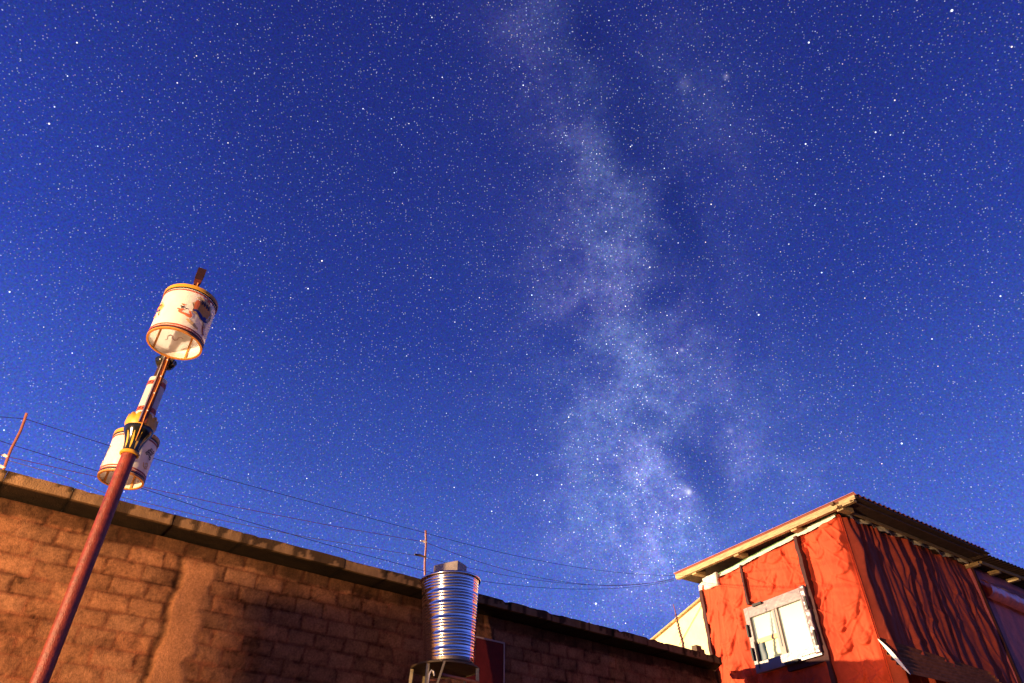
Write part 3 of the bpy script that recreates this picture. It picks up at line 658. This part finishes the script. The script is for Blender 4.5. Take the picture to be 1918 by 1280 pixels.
# ------------------------------------------------------------------ hut on the right: geometry frame
HC = az(27.0)*11.6                                   # near corner
DF = az(-29.0); NF = az(-119.0)                      # front runs to the left and away; its outward normal
DR = az(53.0); NR = az(143.0)                        # side runs to the right and away
U = np.array([0, 0, 1.])
def fpt(px, py, off=0.): return onv(px, py, HC+NF*off, NF)
def spt(px, py, off=0.): return onv(px, py, HC+NR*off, NR)
def fu(P): return float((P-HC).dot(DF))
def su(P): return float((P-HC).dot(DR))
FT_R = fpt(1581, 960); FT_L = fpt(1316, 1096)
FWID = fu(FT_L); ZR, ZL = FT_R[2], FT_L[2]
ST_R = spt(1808, 1056); SWID = su(ST_R); ZS = ST_R[2]
ZB = 3.2
def hut():
    h = thing('cloth_covered_hut', 'upper-storey hut wrapped in red cloth under an overhanging roof, with one window', 'hut', HC)
    # ---- front cloth
    nu, nz = 300, 300
    u = np.linspace(-.02, FWID, nu); tz = np.linspace(0, 1, nz); Ug, Tg = np.meshgrid(u, tz)
    ztop = ZR+(ZL-ZR)*Ug/FWID + .015*np.sin(Ug*9)+.010*np.sin(Ug*23+1); Zg = ZB+(ztop-ZB)*Tg
    wv = Ug + .10*(fbm(Ug*1.1, Zg*.9, 3, 3)-.5)*2
    base_h = .02 + .09*(fbm(wv*3.4, Zg*.7, 2, 5)-.4) + .03*(1-np.abs(2*fbm(wv*3.0+7, Zg*.7, 2, 9)-1))
    hgt = np.zeros_like(base_h)
    def swag(hgt, uc, zc, w, drop, tilt, n):
        """a cloth hanging between two tacks: nested drooping folds"""
        for q in range(n):
            ww = w*(1-.10*q); sg = drop*(.35+q*.42); xx = (Ug-uc)/(ww/2); arc = zc+tilt*(Ug-uc)-sg*(1-np.clip(xx, -1, 1)**2)
            d = Zg-arc; m_ = np.clip(1-xx*xx, 0, 1)**.7
            wd = .030+.008*q; prof = np.where(d > 0, np.exp(-(d/(wd*2.6))**2), np.exp(-(d/(wd*.34))**2))
            hgt = np.maximum(hgt, (.046-.005*q)*prof*m_)
        for e in (-1, 1):
            hgt = hgt - .022*np.exp(-(((Ug-uc-e*w/2)/.026)**2+((Zg-zc-tilt*e*w/2)/.040)**2))
        return hgt
    for cc in range(9):
        zc = 6.25-rng.uniform(0, .3)
        while zc > 3.6:
            hgt = swag(hgt, (cc+.5)*FWID/8.6+rng.uniform(-.06, .06), zc, rng.uniform(.28, .50), rng.uniform(.05, .15), rng.uniform(-.25, .25), rng.integers(2, 5)); zc -= rng.uniform(.30, .62)
    hgt = hgt + base_h
    # creases that fan out from the tacked points
    for k in range(26):
        uu, zz = rng.uniform(0, FWID), rng.uniform(4.0, 6.2); dx, dz = Ug-uu, Zg-zz; rr = np.hypot(dx, dz); th = np.arctan2(dz, dx)
        hgt = hgt + .006*np.sin(th*rng.integers(5, 9)+rng.uniform(0, 6))*np.exp(-rr/.16)*sstep(rr, .01, .05) - .022*np.exp(-(rr/.035)**2)
    # long diagonal pulls
    for k in range(70):
        uu, zz, ang = rng.uniform(0, FWID), rng.uniform(3.9, 6.2), rng.uniform(-1.2, 1.2)+pi/2; L_ = rng.uniform(.15, .4)
        al = (Ug-uu)*cos(ang)+(Zg-zz)*sin(ang); ac = -(Ug-uu)*sin(ang)+(Zg-zz)*cos(ang)+.10*al*al*rng.uniform(-3, 3)
        hgt = hgt + rng.uniform(.008, .022)*np.exp(-(ac/.015)**2)*np.exp(-(al/L_)**2)
    hgt = hgt + .02*(fbm(Ug*3, Zg*3, 4, 23)-.5) + .014*(fbm(Ug*17, Zg*7, 3, 29)-.5)
    hgt = np.clip(1.2*hgt, -.012, .125)*sstep(Tg, 1.0, .965)*sstep(Ug, -.02, .06)*sstep(-Ug, -FWID, -FWID+.10)
    P = HC + Ug[..., None]*DF + hgt[..., None]*NF; P[..., 2] = Zg
    a_, b_ = fpt(1394, 1140), fpt(1543, 1226)                      # pressed flat behind the window
    inw = sstep(Ug, fu(b_)-.06, fu(b_))*sstep(-Ug, -fu(a_)-.06, -fu(a_))*sstep(Zg, b_[2]-.06, b_[2])*sstep(-Zg, -fpt(1394, 1140)[2]-.06, -fpt(1394, 1140)[2])
    P = HC + Ug[..., None]*DF + (np.minimum(hgt, .05)*inw + hgt*(1-inw))[..., None]*NF; P[..., 2] = Zg
    tint = 1.0 + .40*(fbm(Ug*2.5, Zg*2.5, 4, 51)-.5) + .25*(fbm(Ug*14, Zg*3, 3, 57)-.5)
    sheet('front_cloth', P, 'cloth', h, tint=tint.ravel())
    # ---- side cloth: loose vertical folds
    nu, nz = 330, 200
    u = np.linspace(-.02, SWID, nu); Ug, Tg = np.meshgrid(u, np.linspace(0, 1, nz))
    ztop = ZR+(ZS-ZR)*Ug/SWID - .05*np.abs(np.sin(Ug*3.3+.3)) - .015*np.sin(Ug*17); Zg = ZB+(ztop-ZB)*Tg
    x = Ug*2.5 + .70*(fbm(Ug*1.0, Zg*.42, 4, 5)-.5)*2 + .05*(Zg-5)*np.sin(Ug*1.3)
    amp = .30+1.1*sstep(fbm(Ug*1.4, Zg*.6, 3, 33), .25, .75); open_ = .35+.65*sstep(Tg, 1.0, .80)
    fold = .5-.5*np.cos(2*pi*x); hg = .078*amp*open_*fold**1.1
    x2 = Ug*5.3 + .9*(fbm(Ug*1.4, Zg*.6, 3, 18)-.5)*2; hg = hg + .040*amp*(.5-.5*np.cos(2*pi*x2))
    hg = hg + .055*(fbm(Ug*2.4, Zg*1.3, 4, 15)-.5) + .012*(fbm(Ug*11, Zg*4, 3, 16)-.5)
    for k in range(60):
        uu, zz, ang = rng.uniform(0, SWID), rng.uniform(3.6, 6.0), rng.uniform(-.9, .9)+pi/2; L_ = rng.uniform(.15, .6)
        al = (Ug-uu)*cos(ang)+(Zg-zz)*sin(ang); ac = -(Ug-uu)*sin(ang)+(Zg-zz)*cos(ang)+.10*al*al*rng.uniform(-3, 3)
        hg = hg + rng.uniform(.008, .024)*np.exp(-(ac/.024)**2)*np.exp(-(al/L_)**2)
    hg = hg*sstep(Ug, -.02, .12)
    P = HC + Ug[..., None]*DR + hg[..., None]*NR; P[..., 2] = Zg
    sheet('side_cloth', P, 'cloth_side', h, tint=(1.0+.5*(fbm(Ug*1.5, Zg*.7, 4, 71)-.5)).ravel())
    # ---- core behind the cloth and the storey below
    A0, B0 = HC-(NF+NR)*.0, HC+DF*FWID; C0 = HC+DR*(SWID+.0)
    q = [HC-NF*.03-NR*.03+DF*.03, B0-NF*.03, B0-NF*.03+DR*SWID, C0-NR*.03]
    zt = [ZR-.06, ZL-.06, ZL-.06, ZS-.06]
    V = [np.array([p[0], p[1], 0.]) for p in q]+[np.array([p[0], p[1], z]) for p, z in zip(q, zt)]
    mesh_obj('wall', V, [(0, 1, 5, 4), (1, 2, 6, 5), (2, 3, 7, 6), (3, 0, 4, 7), (4, 5, 6, 7)], 'brick_plaster', h)
    # ---- dark strips down the front, standing in for shaded gaps in the cloth
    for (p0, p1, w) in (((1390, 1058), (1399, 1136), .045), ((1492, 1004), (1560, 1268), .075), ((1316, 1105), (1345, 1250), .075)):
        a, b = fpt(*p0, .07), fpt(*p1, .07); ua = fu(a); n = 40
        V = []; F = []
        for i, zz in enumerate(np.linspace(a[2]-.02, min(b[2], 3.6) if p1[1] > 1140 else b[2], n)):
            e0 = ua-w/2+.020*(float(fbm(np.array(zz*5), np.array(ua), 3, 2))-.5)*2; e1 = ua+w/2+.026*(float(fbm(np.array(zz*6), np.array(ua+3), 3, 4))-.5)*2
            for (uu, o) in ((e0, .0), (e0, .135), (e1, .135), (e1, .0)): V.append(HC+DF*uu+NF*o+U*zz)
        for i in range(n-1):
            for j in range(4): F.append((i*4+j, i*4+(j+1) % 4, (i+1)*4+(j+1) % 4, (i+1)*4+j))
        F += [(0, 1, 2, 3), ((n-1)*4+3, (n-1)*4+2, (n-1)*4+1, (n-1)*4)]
        mesh_obj('dark_strip', V, F, 'dark_strip', h)
    # ---- white trim along the top of the front, green felt above it, torn edge at the left
    def ribbon(name, m_, f0, f1, off, w0, w1, seed, host=h):
        n = 90; P = np.zeros((7, n, 3))
        for i, t in enumerate(np.linspace(0, 1, n)):
            base = f0+(f1-f0)*t
            for j, v in enumerate(np.linspace(0, 1, 7)):
                lo = -w0*(.45+1.1*float(fbm(np.array(t*13+seed), np.array(seed*1.), 4, seed))); hi = w1*(.6+.8*float(fbm(np.array(t*9), np.array(seed*2.), 3, seed+4)))
                o = off+.02*(float(fbm(np.array(t*22), np.array(v*3+seed), 3, seed+9))-.5)*2
                P[j, i] = base+U*(lo+(hi-lo)*v)+(NF if name != 'side_trim' else NR)*o
        return sheet(name, P, m_, host)
    a, b = HC+DF*.02+U*ZR, HC+DF*(FWID-.02)+U*ZL
    ribbon('white_trim', 'trim', a, b, .085, .050, .008, 3); ribbon('green_trim', 'green_trim', a+U*.03, b+U*.03, .035, .02, .020, 8)
    a2, b2 = HC+DR*.05+U*(ZR-.01), HC+DR*(SWID-.02)+U*(ZS-.01)
    n = 120; P = np.zeros((6, n, 3))
    for i, t in enumerate(np.linspace(0, 1, n)):
        uu = .05+(SWID-.07)*t; zz = ZR+(ZS-ZR)*uu/SWID-.05*abs(sin(uu*3.3+.3))
        wd = .030+.05*float(fbm(np.array(t*15), np.array(2.), 4, 3))
        for j, v in enumerate(np.linspace(-.3, 1, 6)): P[j, i] = HC+DR*uu+NR*(.075+.03*sin(uu*11)+.012*sin(v*5+uu*40))+U*(zz+wd*v)
    sheet('side_trim', P, 'trim', h)
    pa, pb = fpt(1324, 1104, .10), fpt(1346, 1082, .10)
    n = 14; P = np.zeros((n, n, 3))
    for j, v in enumerate(np.linspace(0, 1, n)):
        for i, t in enumerate(np.linspace(0, 1, n)):
            x = .5+(t-.5)*(1+.25*(float(fbm(np.array(v*3.), np.array(4.), 3, 6))-.5)); y = .5+(v-.5)*(1+.35*(float(fbm(np.array(t*3.), np.array(1.), 3, 7))-.5))
            p0 = HC+DF*(fu(pa)+(fu(pb)-fu(pa))*x)
            P[j, i] = np.array([p0[0], p0[1], pa[2]-.02+(pb[2]-pa[2]+.10)*y+.10*(1-x)*0]) + NF*(.150+.02*float(fbm(np.array(x*6), np.array(y*6), 3, 9)))
    sheet('foam_patch', P, 'trim', h, skirt=-NF*.05)['label'] = 'white foam patch at the upper left corner of the front'
    n = 60; P = np.zeros((n, 5, 3)); pa, pb = fpt(1314, 1108, .03), fpt(1346, 1262, .03)
    for j, v in enumerate(np.linspace(0, 1, n)):
        zz = pa[2]+.12+(pb[2]-pa[2]-.12)*v
        for i, t in enumerate(np.linspace(0, 1, 5)):
            wd = .05+.12*float(fbm(np.array(v*9.), np.array(3.), 4, 12)); P[j, i] = HC+DF*(FWID+.05-wd*t)+NF*(.05+.025*float(fbm(np.array(v*14.), np.array(t*2.), 3, 14)))+U*zz
    sheet('torn_trim', P, 'trim', h, skirt=-NF*.04)
    # ---- window
    TLp, BRp = fpt(1396, 1144, .12), fpt(1540, 1228, .12); TRp = fpt(1511, 1095, .12)
    u1, u0 = fu(TLp), (fu(BRp)+fu(TRp))/2; zt = (TLp[2]+TRp[2])/2; zb = BRp[2]; 
    wx = lambda uu, o, zz: HC+DF*uu+NF*(o+.015)+U*zz
    def slab(mb, ua, ub, za, zb_, o0, o1, mi=0): mb.box(wx((ua+ub)/2, (o0+o1)/2, (za+zb_)/2), (DF, NF, U), (abs(ub-ua)/2, (o1-o0)/2, abs(zb_-za)/2), mi)
    ww, hh = u1-u0, zt-zb; fr = .13
    mb = MB(); 
    slab(mb, u0, u0+fr, zb, zt, .06, .145); slab(mb, u1-fr*.75, u1, zb, zt, .06, .145); slab(mb, u0+fr, u1-fr*.75, zt-.17, zt, .06, .143); slab(mb, u0+fr, u1-fr*.75, zb, zb+.16, .06, .143)
    win = mb.build('window', 'plastic', h)
    pu0, pu1, pz0, pz1 = u0+fr, u1-fr*.75, zb+.16, zt-.17; mid = pu0+(pu1-pu0)*.52
    mb = MB(); slab(mb, mid-.055, mid+.055, pz0, pz1, .066, .128); mb.build('mullion', 'mullion', win)
    mb = MB(); slab(mb, mid-.012, mid+.006, pz0+.12, pz1, .128, .134); mb.build('shadow_gap', 'teal', win)
    mb = MB(); slab(mb, pu0, mid-.055, pz0, pz1, .072, .088); mb.build('pane', 'pane', win)
    mb = MB(); slab(mb, mid+.055, pu1, pz0+(pz1-pz0)*.42, pz1, .072, .088); mb.build('pane', 'pane', win)
    mb = MB(); slab(mb, mid+.055, pu1-.17, pz0, pz0+(pz1-pz0)*.40, .072, .088); mb.build('pane', 'pane_dim', win)
    mb = MB(); slab(mb, mid+.055, pu1-.03, pz0+(pz1-pz0)*.40, pz0+(pz1-pz0)*.50, .089, .104); mb.build('sash_rail', 'paint_ochre', win)
    n = 12; P = np.zeros((n, 4, 3))
    for j, v in enumerate(np.linspace(0, 1, n)):
        for i, t in enumerate(np.linspace(0, 1, 4)): P[j, i] = wx(pu1-.005-.17*t-.018*sin(v*6)*t, .094+.012*sin(t*4), pz0+(pz1-pz0)*(.0+.43*v))
    sheet('curtain', P, 'teal', win, skirt=-NF*.012)
    mb = MB(); slab(mb, pu1-.004, pu1+.014, pz0-.10, pz0+(pz1-pz0)*.45, .146, .154); mb.build('slat', 'clip', win)
    for (ua, za, du, dz) in ((u1-.10-ww*.18, zt-.012, .10, .020), (u1-.022, zt-hh*.36, .017, .10), (u1-.022, zb+hh*.28, .017, .10), (u0+.015, zt-hh*.26, .017, .10), (u0+.015, zb+hh*.24, .017, .11), (u0+ww*.42, zb+.012, .14, .020)):
        mb = MB(); slab(mb, ua-du, ua+du, za-dz, za+dz, .146, .185); mb.build('clip', 'clip', win)
    # crumpled plastic edge
    n = 50; P = np.zeros((n, 6, 3))
    for j, v in enumerate(np.linspace(0, 1, n)):
        for i, t in enumerate(np.linspace(0, 1, 6)):
            P[j, i] = wx(u0-.005+.10*t+.004*sin(v*31), .150+.026*float(fbm(np.array(v*24.), np.array(t*2.), 3, 31)), zb+.03+(hh-.02)*v)
    sheet('crumpled_plastic', P, 'plastic', win, skirt=-NF*.02)
    mb = MB(); 
    for k in range(9): slab(mb, u0+.08+k*.035, u0+.098+k*.035, zb+.045, zb+.058, .144, .149)
    mb.build('stitch_row', 'clip', win)
    mb = MB(); slab(mb, u0-.02, u0+ww*.55, zb-.085, zb-.006, .04, .10); mb.build('sill', 'dark_strip', win)
    # ---- roof
    of = .28
    Bc = fpt(1600, 926, of); Al = fpt(1262, 1078, of)
    orr = float((Bc-HC).dot(NR))
    De = onv(1850, 1033, HC+NR*orr, NR)
    print('roof', of, orr, Bc, Al, De, 'ZR', ZR, ZL, ZS, 'FW', FWID, SWID, 'eave slope', Al[2]-Bc[2], De[2]-Bc[2])
    Fc = Al+(De-Bc)
    r = MB()
    # corrugated sheet, ribs run down the fall
    n = 150; V = []; F = []
    for i in range(n+1):
        t = i/n
        for (e0, e1) in ((Bc, Al), (De, Fc)):
            pass
    ribs = 240; nn = 2
    for i in range(ribs+1):
        t = i/ribs; z_ = .014*cos(2*pi*t*ribs/8)
        p = Bc+(De-Bc)*t; q = Al+(Fc-Al)*t
        V += [p+U*(.030+z_), q+U*(.030+z_), p+U*(.024+z_), q+U*(.024+z_)]
    for i in range(ribs):
        a, b = 4*i, 4*(i+1); F += [(a, b, b+1, a+1), (a+2, a+3, b+3, b+2), (a, a+2, b+2, b), (a+1, b+1, b+3, a+3)]
    F += [(0, 1, 3, 2), (4*ribs, 4*ribs+2, 4*ribs+3, 4*ribs+1)]
    roof = mesh_obj('roof', V, F, 'roof_sheet', h)
    fh = .066
    mb = MB(); e = (Al-Bc)/np.linalg.norm(Al-Bc); k = np.cross(e, NF); k /= np.linalg.norm(k); k = k if k[2] > 0 else -k
    mb.box((Al+Bc)/2-k*(fh/2-.006)-NF*.03, (e, NF, k), (np.linalg.norm(Al-Bc)/2-.02, .012, fh/2)); mb.build('fascia', 'wood', roof)
    mb = MB(); mb.box((Al+Bc)/2-k*(fh+.012)-NF*.045, (e, NF, k), (np.linalg.norm(Al-Bc)/2-.05, .035, .014)); mb.build('eave_batten', 'wood', roof)
    # soffit boards
    d0 = .040
    V = [Bc-U*d0-NF*.042, Al-U*d0-NF*.042, Fc-U*d0-NF*.042, De-U*d0-NF*.042]; V += [v+U*.02 for v in V]
    # front soffit and side soffit as one slab under the sheet
    mesh_obj('soffit', V, [(0, 1, 2, 3), (7, 6, 5, 4), (0, 4, 5, 1), (1, 5, 6, 2), (2, 6, 7, 3), (3, 7, 4, 0)], 'soffit', roof)
    # joists poking out over the front wall
    for (px, py) in ((1304, 1086), (1382, 1046), (1490, 997), (1574, 950)):
        p = fpt(px, py, .20); uu = fu(p); nrm = np.cross(Al-Bc, De-Bc)
        c = HC+DF*uu+NF*.105; c[2] = Bc[2]-((c-Bc)[:2]*nrm[:2]).sum()/nrm[2]-.084
        mb = MB(); mb.box(c, (DF, NF, U), (.058, .125, .044)); mb.build('joist', 'wood', roof)
    # long beam under the side overhang and purlin lines
    for (o, dz, w, m_) in ((.11, .055, .05, 'dark_wood'), (orr-.09, .02, .025, 'dark_wood')):
        a = HC+NR*o+U*(ZR+dz)-DR*.35; b = HC+NR*o+U*(ZS+dz)+DR*(SWID)
        if o > .2: a = Bc-NR*.09-U*.072; b = De-NR*.09-U*.072
        mb = MB(); mb.beam(a, b, w, w*.9); mb.build('purlin', m_, roof)
    nrm = np.cross(Al-Bc, De-Bc); rz_ = lambda p: np.array([p[0], p[1], Bc[2]-((p-Bc)[:2]*nrm[:2]).sum()/nrm[2]])
    a, b = rz_(HC+NR*.17-DR*.36), rz_(HC+NR*.17+DR*SWID); mb = MB(); mb.beam(a-U*.085, b-U*.085, .03, .045); mb.build('purlin', 'wood', roof)
    # ---- corrugated awning low on the side
    a0 = spt(1645, 1196, .06); a1 = onv(1704, 1260, a0, DR); print('awning', a0, a1)
    out = a1-a0; out = out - DR*out.dot(DR); L_ = 3.4; nc = 60; nl = 24; P = np.zeros((nc, nl, 3)); on = np.cross(out, DR); on /= np.linalg.norm(on)
    for i, t in enumerate(np.linspace(0, 1, nc)):                   # ridges run along the wall, the free end sags
        for j, v in enumerate(np.linspace(0, 1, nl)):
            sag = .055*sin(pi*t)*(1-v)**2
            P[i, j] = a0+DR*L_*v+out*t*(1-.25*v)+on*(.020*cos(2*pi*t*6.5)+sag*(1 if on[2] < 0 else -1))
    aw = sheet('awning', P, 'corrugated', h, skirt=on*.004)
    n = 30; V = []; F = []
    for i, t in enumerate(np.linspace(0, 1, n)):
        w_ = .008+.095*sin(pi*t)**.9; b_ = a0-DR*.015+out*t*1.03-U*.012
        for (dd, zz) in ((0, w_*.6), (.008, w_*.6), (.008, -w_*.4), (0, -w_*.4)): V.append(b_-DR*dd+U*zz)
    for i in range(n-1):
        for j in range(4): F.append((i*4+j, i*4+(j+1) % 4, (i+1)*4+(j+1) % 4, (i+1)*4+j))
    F += [(3, 2, 1, 0), tuple(range((n-1)*4, n*4))]
    mesh_obj('awning_edge', V, F, 'zinc_edge', aw)
    return h, Bc, Al, De, orr
HUT, RB, RA, RD, ORR = hut()

# ------------------------------------------------------------------ extension beyond the hut
def extension():
    rec = .06; P0 = HC+NR*rec
    e = thing('lean_to', 'dim purple-walled lean-to adjoining the hut at the right edge, with plastic sheeting under its eave', 'lean-to', P0+DR*SWID)
    a = HC+NR*rec+DR*(SWID-.05); L_ = 4.5
    p = onv(1818, 1078, P0, NR); zt = p[2]
    b = onv(1918, 1122, P0, NR)
    n, m_ = 80, 60; Ug, Zg = np.meshgrid(np.linspace(0, L_, n), np.linspace(0, zt+.25, m_))
    q = .05*(fbm(Ug*2, Zg*2, 4, 3)-.5)
    P = a + Ug[..., None]*DR + q[..., None]*NR; P[..., 2] = Zg
    sheet('wall', P, 'purple_wall', e, skirt=-NR*.25)
    mb = MB(); mb.box(HC+DR*(SWID+.02)+NR*(rec-.02)+U*(ZS/2-.03), (DR, NR, U), (.035, .06, ZS/2-.03)); mb.build('shadow_strip', 'dark_strip', e)  # dark board standing in for the shadow between side cloth and lean-to
    # plastic sheet roll
    n = 90; k = 14; P = np.zeros((k, n, 3)); z0 = onv(1822, 1085, P0, NR)[2]; z1 = onv(1822, 1112, P0, NR)[2]
    for j in range(k):
        an = pi*(-.5+1.0*j/(k-1))
        for i in range(n):
            t = i/(n-1); wob = .03*float(fbm(np.array(t*14.), np.array(j*.35), 4, 9)); r_ = (z0-z1)*.5
            P[j, i] = a+DR*(.06+2.6*t)+NR*(.05+.14*cos(an)+wob)+U*((z0+z1)/2+r_*sin(an)-.02*t)
    sheet('plastic_sheet', P, 'sheet_plastic', e)
    # roof of the extension
    o2 = ORR-.12; Bq = RD-NR*.10-U*.10
    mb = MB(); V = []; F = []
    c0 = RD-NR*.02-U*.06; ribs = 200
    end = onv(1918, 1066, HC+NR*(ORR-.02), NR); d = (end-c0); d = d-NR*d.dot(NR); d = d/np.linalg.norm(d)
    for i in range(ribs+1):
        s = 4.5*i/ribs; z_ = .014*cos(2*pi*s/.16); p = c0+d*s-DR*.05; q_ = p-NR*3.0
        V += [p+U*z_, q_+U*z_, p+U*(z_-.006), q_+U*(z_-.006)]
    for i in range(ribs):
        a_, b_ = 4*i, 4*(i+1); F += [(a_, b_, b_+1, a_+1), (a_+2, a_+3, b_+3, b_+2), (a_, a_+2, b_+2, b_), (a_+1, b_+1, b_+3, a_+3)]
    F += [(0, 1, 3, 2), (4*ribs, 4*ribs+2, 4*ribs+3, 4*ribs+1)]
    roof = mesh_obj('roof', V, F, 'soffit', e)
    mb = MB(); mb.beam(c0-U*.05-NR*.22+d*.15, c0-U*.05-NR*.22+d*4.5, .04, .05); mb.build('purlin', 'wood', roof)
    for s in (.12, 1.0, 1.9):
        mb = MB(); p = c0+d*s-U*.075; mb.beam(p-NR*.24, p-NR*(ORR+.28), .09, .07); mb.build('rafter', 'wood', roof)
extension()

# ------------------------------------------------------------------ cream gable behind the wall
def gable():
    o = -.55; P0 = HC+NF*o
    g = lambda px, py, oo=0.: onv(px, py, HC+NF*(o+oo), NF)
    t = g(1334, 1108); l = g(1228, 1197); e = l+(l-t)*1.6
    r = thing('cream_gable', 'pale cream gable wall lit brightly behind the end of the block wall', 'building', np.array([t[0], t[1], 0]))
    V = []; n = 2
    q = [t, e]; 
    f = [np.array([t[0], t[1], 0]), np.array([e[0], e[1], 0]), e, t]; bk = [v-NF*.25 for v in f]
    mesh_obj('wall', f+bk, [(0, 1, 2, 3), (7, 6, 5, 4), (0, 4, 5, 1), (1, 5, 6, 2), (2, 6, 7, 3), (3, 7, 4, 0)], 'cream', r)
    mb = MB(); mb.beam(t+NF*.02+U*.015, e+NF*.02+U*.015, .10, .035); mb.build('verge_board', 'wood', r)
    mb = MB()
    a = g(1316, 1130, .02); b = g(1272, 1208, .02); mb.tube([a, b], .006, 6); 
    mb.build('cable', 'wood', r, smooth=True)
    a = g(1334, 1118, .05)
    mb = MB(); mb.beam(np.array([a[0], a[1], 0]), a-U*.02, .07, .05, up=NF); mb.build('corner_post', 'wood', r)
gable()

# ------------------------------------------------------------------ posts and wires on the wall
QP = -.05
def wpt(px, py): return onv(px, py, wl(0, QP, 0), NW)
def post(pxb, pxt, label, ins, name='fence_post', m_='rust', rad=.013):
    b, t = wpt(*pxb), wpt(*pxt); b = b.copy(); k = (ZT-.02-b[2])/(t[2]-b[2]); b = b+(t-b)*k
    r = thing(name, label, 'post', b)
    mb = MB(); n = 9; pts = [b+(t-b)*i/(n-1)+TW*.006*sin(i*1.3) for i in range(n)]; mb.tube(pts, rad, 8); mb.build('rod', m_, r, smooth=True)
    for (px, py, dx) in ins:
        c = wpt(px, py); mb = MB(); mb.tube([c-TW*dx, c-TW*dx*.5+U*.008, c+TW*.02], [.010, .016, .012], 8); mb.build('insulator', 'insulator' if dx < .09 else 'wire_pale', r, smooth=True)
    return r
post((4, 884), (51, 775), 'rusty iron rod leaning on the wall top at the left edge', [(10, 855, .03), (5, 876, .05)])
post((796, 1078), (798, 994), 'upright reddish iron rod on the wall top behind the tank', [(797, 1016, .08), (796, 1044, .16)])
def rod_twisted():
    pts = [(1281, 1216), (1278, 1200), (1273, 1183), (1270, 1168), (1266, 1152), (1264, 1142), (1261, 1132)]
    W_ = [wpt(*p) for p in pts]; W_[0] = W_[0]*1.0; W_[0][2] = min(W_[0][2], ZT-.01)
    r = thing('twisted_rod', 'thin crooked rod wound with wire in front of the cream gable', 'rod', W_[0])
    mb = MB(); mb.tube(W_, [.022, .020, .016, .014, .010, .008, .006], 8); mb.build('rod', 'rust', r, smooth=True)
    pp = []
    for i in range(60):
        t = i/59*4.2; k = min(int(t), 5); p = W_[k]+(W_[k+1]-W_[k])*(t-k); pp.append(p+NW*.026*cos(i*1.1)+TW*.026*sin(i*1.1))
    mb = MB(); mb.tube(pp, .005, 5); mb.build('wire_winding', 'wire_pale', r, smooth=True)
rod_twisted()
def stub():
    a = onv(1306, 1222, wl(0, .12, 0), NW); b = onv(1306, 1211, wl(0, .12, 0), NW)
    r = thing('brick_stub', 'small dark brick left on the coping near the end of the wall', 'brick', np.array([a[0], a[1], ZT]))
    mb = MB(); hz = max(.05, (b[2]-ZT)/2); mb.box(np.array([a[0], a[1], ZT+hz]), (TW, NW, U), (.065, .05, hz)); mb.box(np.array([a[0], a[1], ZT+hz*.7])+TW*.10, (TW, NW, U), (.034, .048, hz*.7)); mb.build('brick_body', 'dark_wood', r)
stub()
def wire(label, left, post_pt, end, sag, m_, rad=.0032):
    """left: photo points on the plane of the wall; then a hanging span from the middle post to the eave"""
    pts = []
    L_ = [wpt(*p) for p in left] + [wpt(*post_pt)]
    first = L_[0] - TW*1.2*(1.0) + U*.03
    knots = [first]+L_
    for a, b in zip(knots[:-1], knots[1:]):
        for i in range(8): pts.append(a+(b-a)*i/8)
    a, b = L_[-1], end
    for i in range(25): t = i/24; pts.append(a+(b-a)*t-U*sag*4*t*(1-t))
    mb = MB(); mb.tube(pts, rad, 5); o = mb.build('wire', m_, None, smooth=True); tag(o, label, 'wire', 'wires strung over the wall to the hut')
EA = RA + DF*.01 - U*.03
wire('topmost dark wire strung over the wall from the left rod to the hut eave', [(0, 781), (47, 785), (198, 833), (420, 897), (620, 951)], (798, 999), EA+U*.03, .14, 'wire_dark')
wire('reddish wire just under the topmost one, running through the rods', [(0, 852), (24, 858), (180, 893), (420, 946), (620, 985)], (797, 1016), EA-U*.03, .32, 'wire_red')
wire('pale cream wire skimming the coping from the lamp post to the tank', [(120, 893), (200, 925), (380, 968), (560, 1004)], (796, 1044), EA-U*.05, .22, 'wire_pale', .003)
wire('lowest dark wire sloping down to the wall top behind the tank', [(0, 826), (30, 836), (190, 885), (265, 915), (380, 953), (600, 1017)], (796, 1070), EA-U*.07, .20, 'wire_dark')

# ------------------------------------------------------------------ unseen slabs added left of the frame to shade the right half of the wall
def light_blocker(q0, q1, label):
    c = wl(-4.0, (q0+q1)/2, 0); w = (q1-q0)/2
    r = thing('light_blocker', label, 'post', c)
    mb = MB(); mb.box(c+U*1.57, (TW, NW, U), (.05, w, 1.57)); mesh_obj('shaft', mb.V, mb.F, 'block', r, tint=np.ones(8)*.8)
    mb = MB(); mb.box(c+U*3.175, (TW, NW, U), (.06, w+.004, .033)); mesh_obj('cap', mb.V, mb.F, 'concrete', r)
light_blocker(3.735, 3.945, 'narrow unseen slab added in the courtyard to block the yard light')
light_blocker(4.066, 4.36, 'wider unseen slab added beside the narrow one to block the yard light')
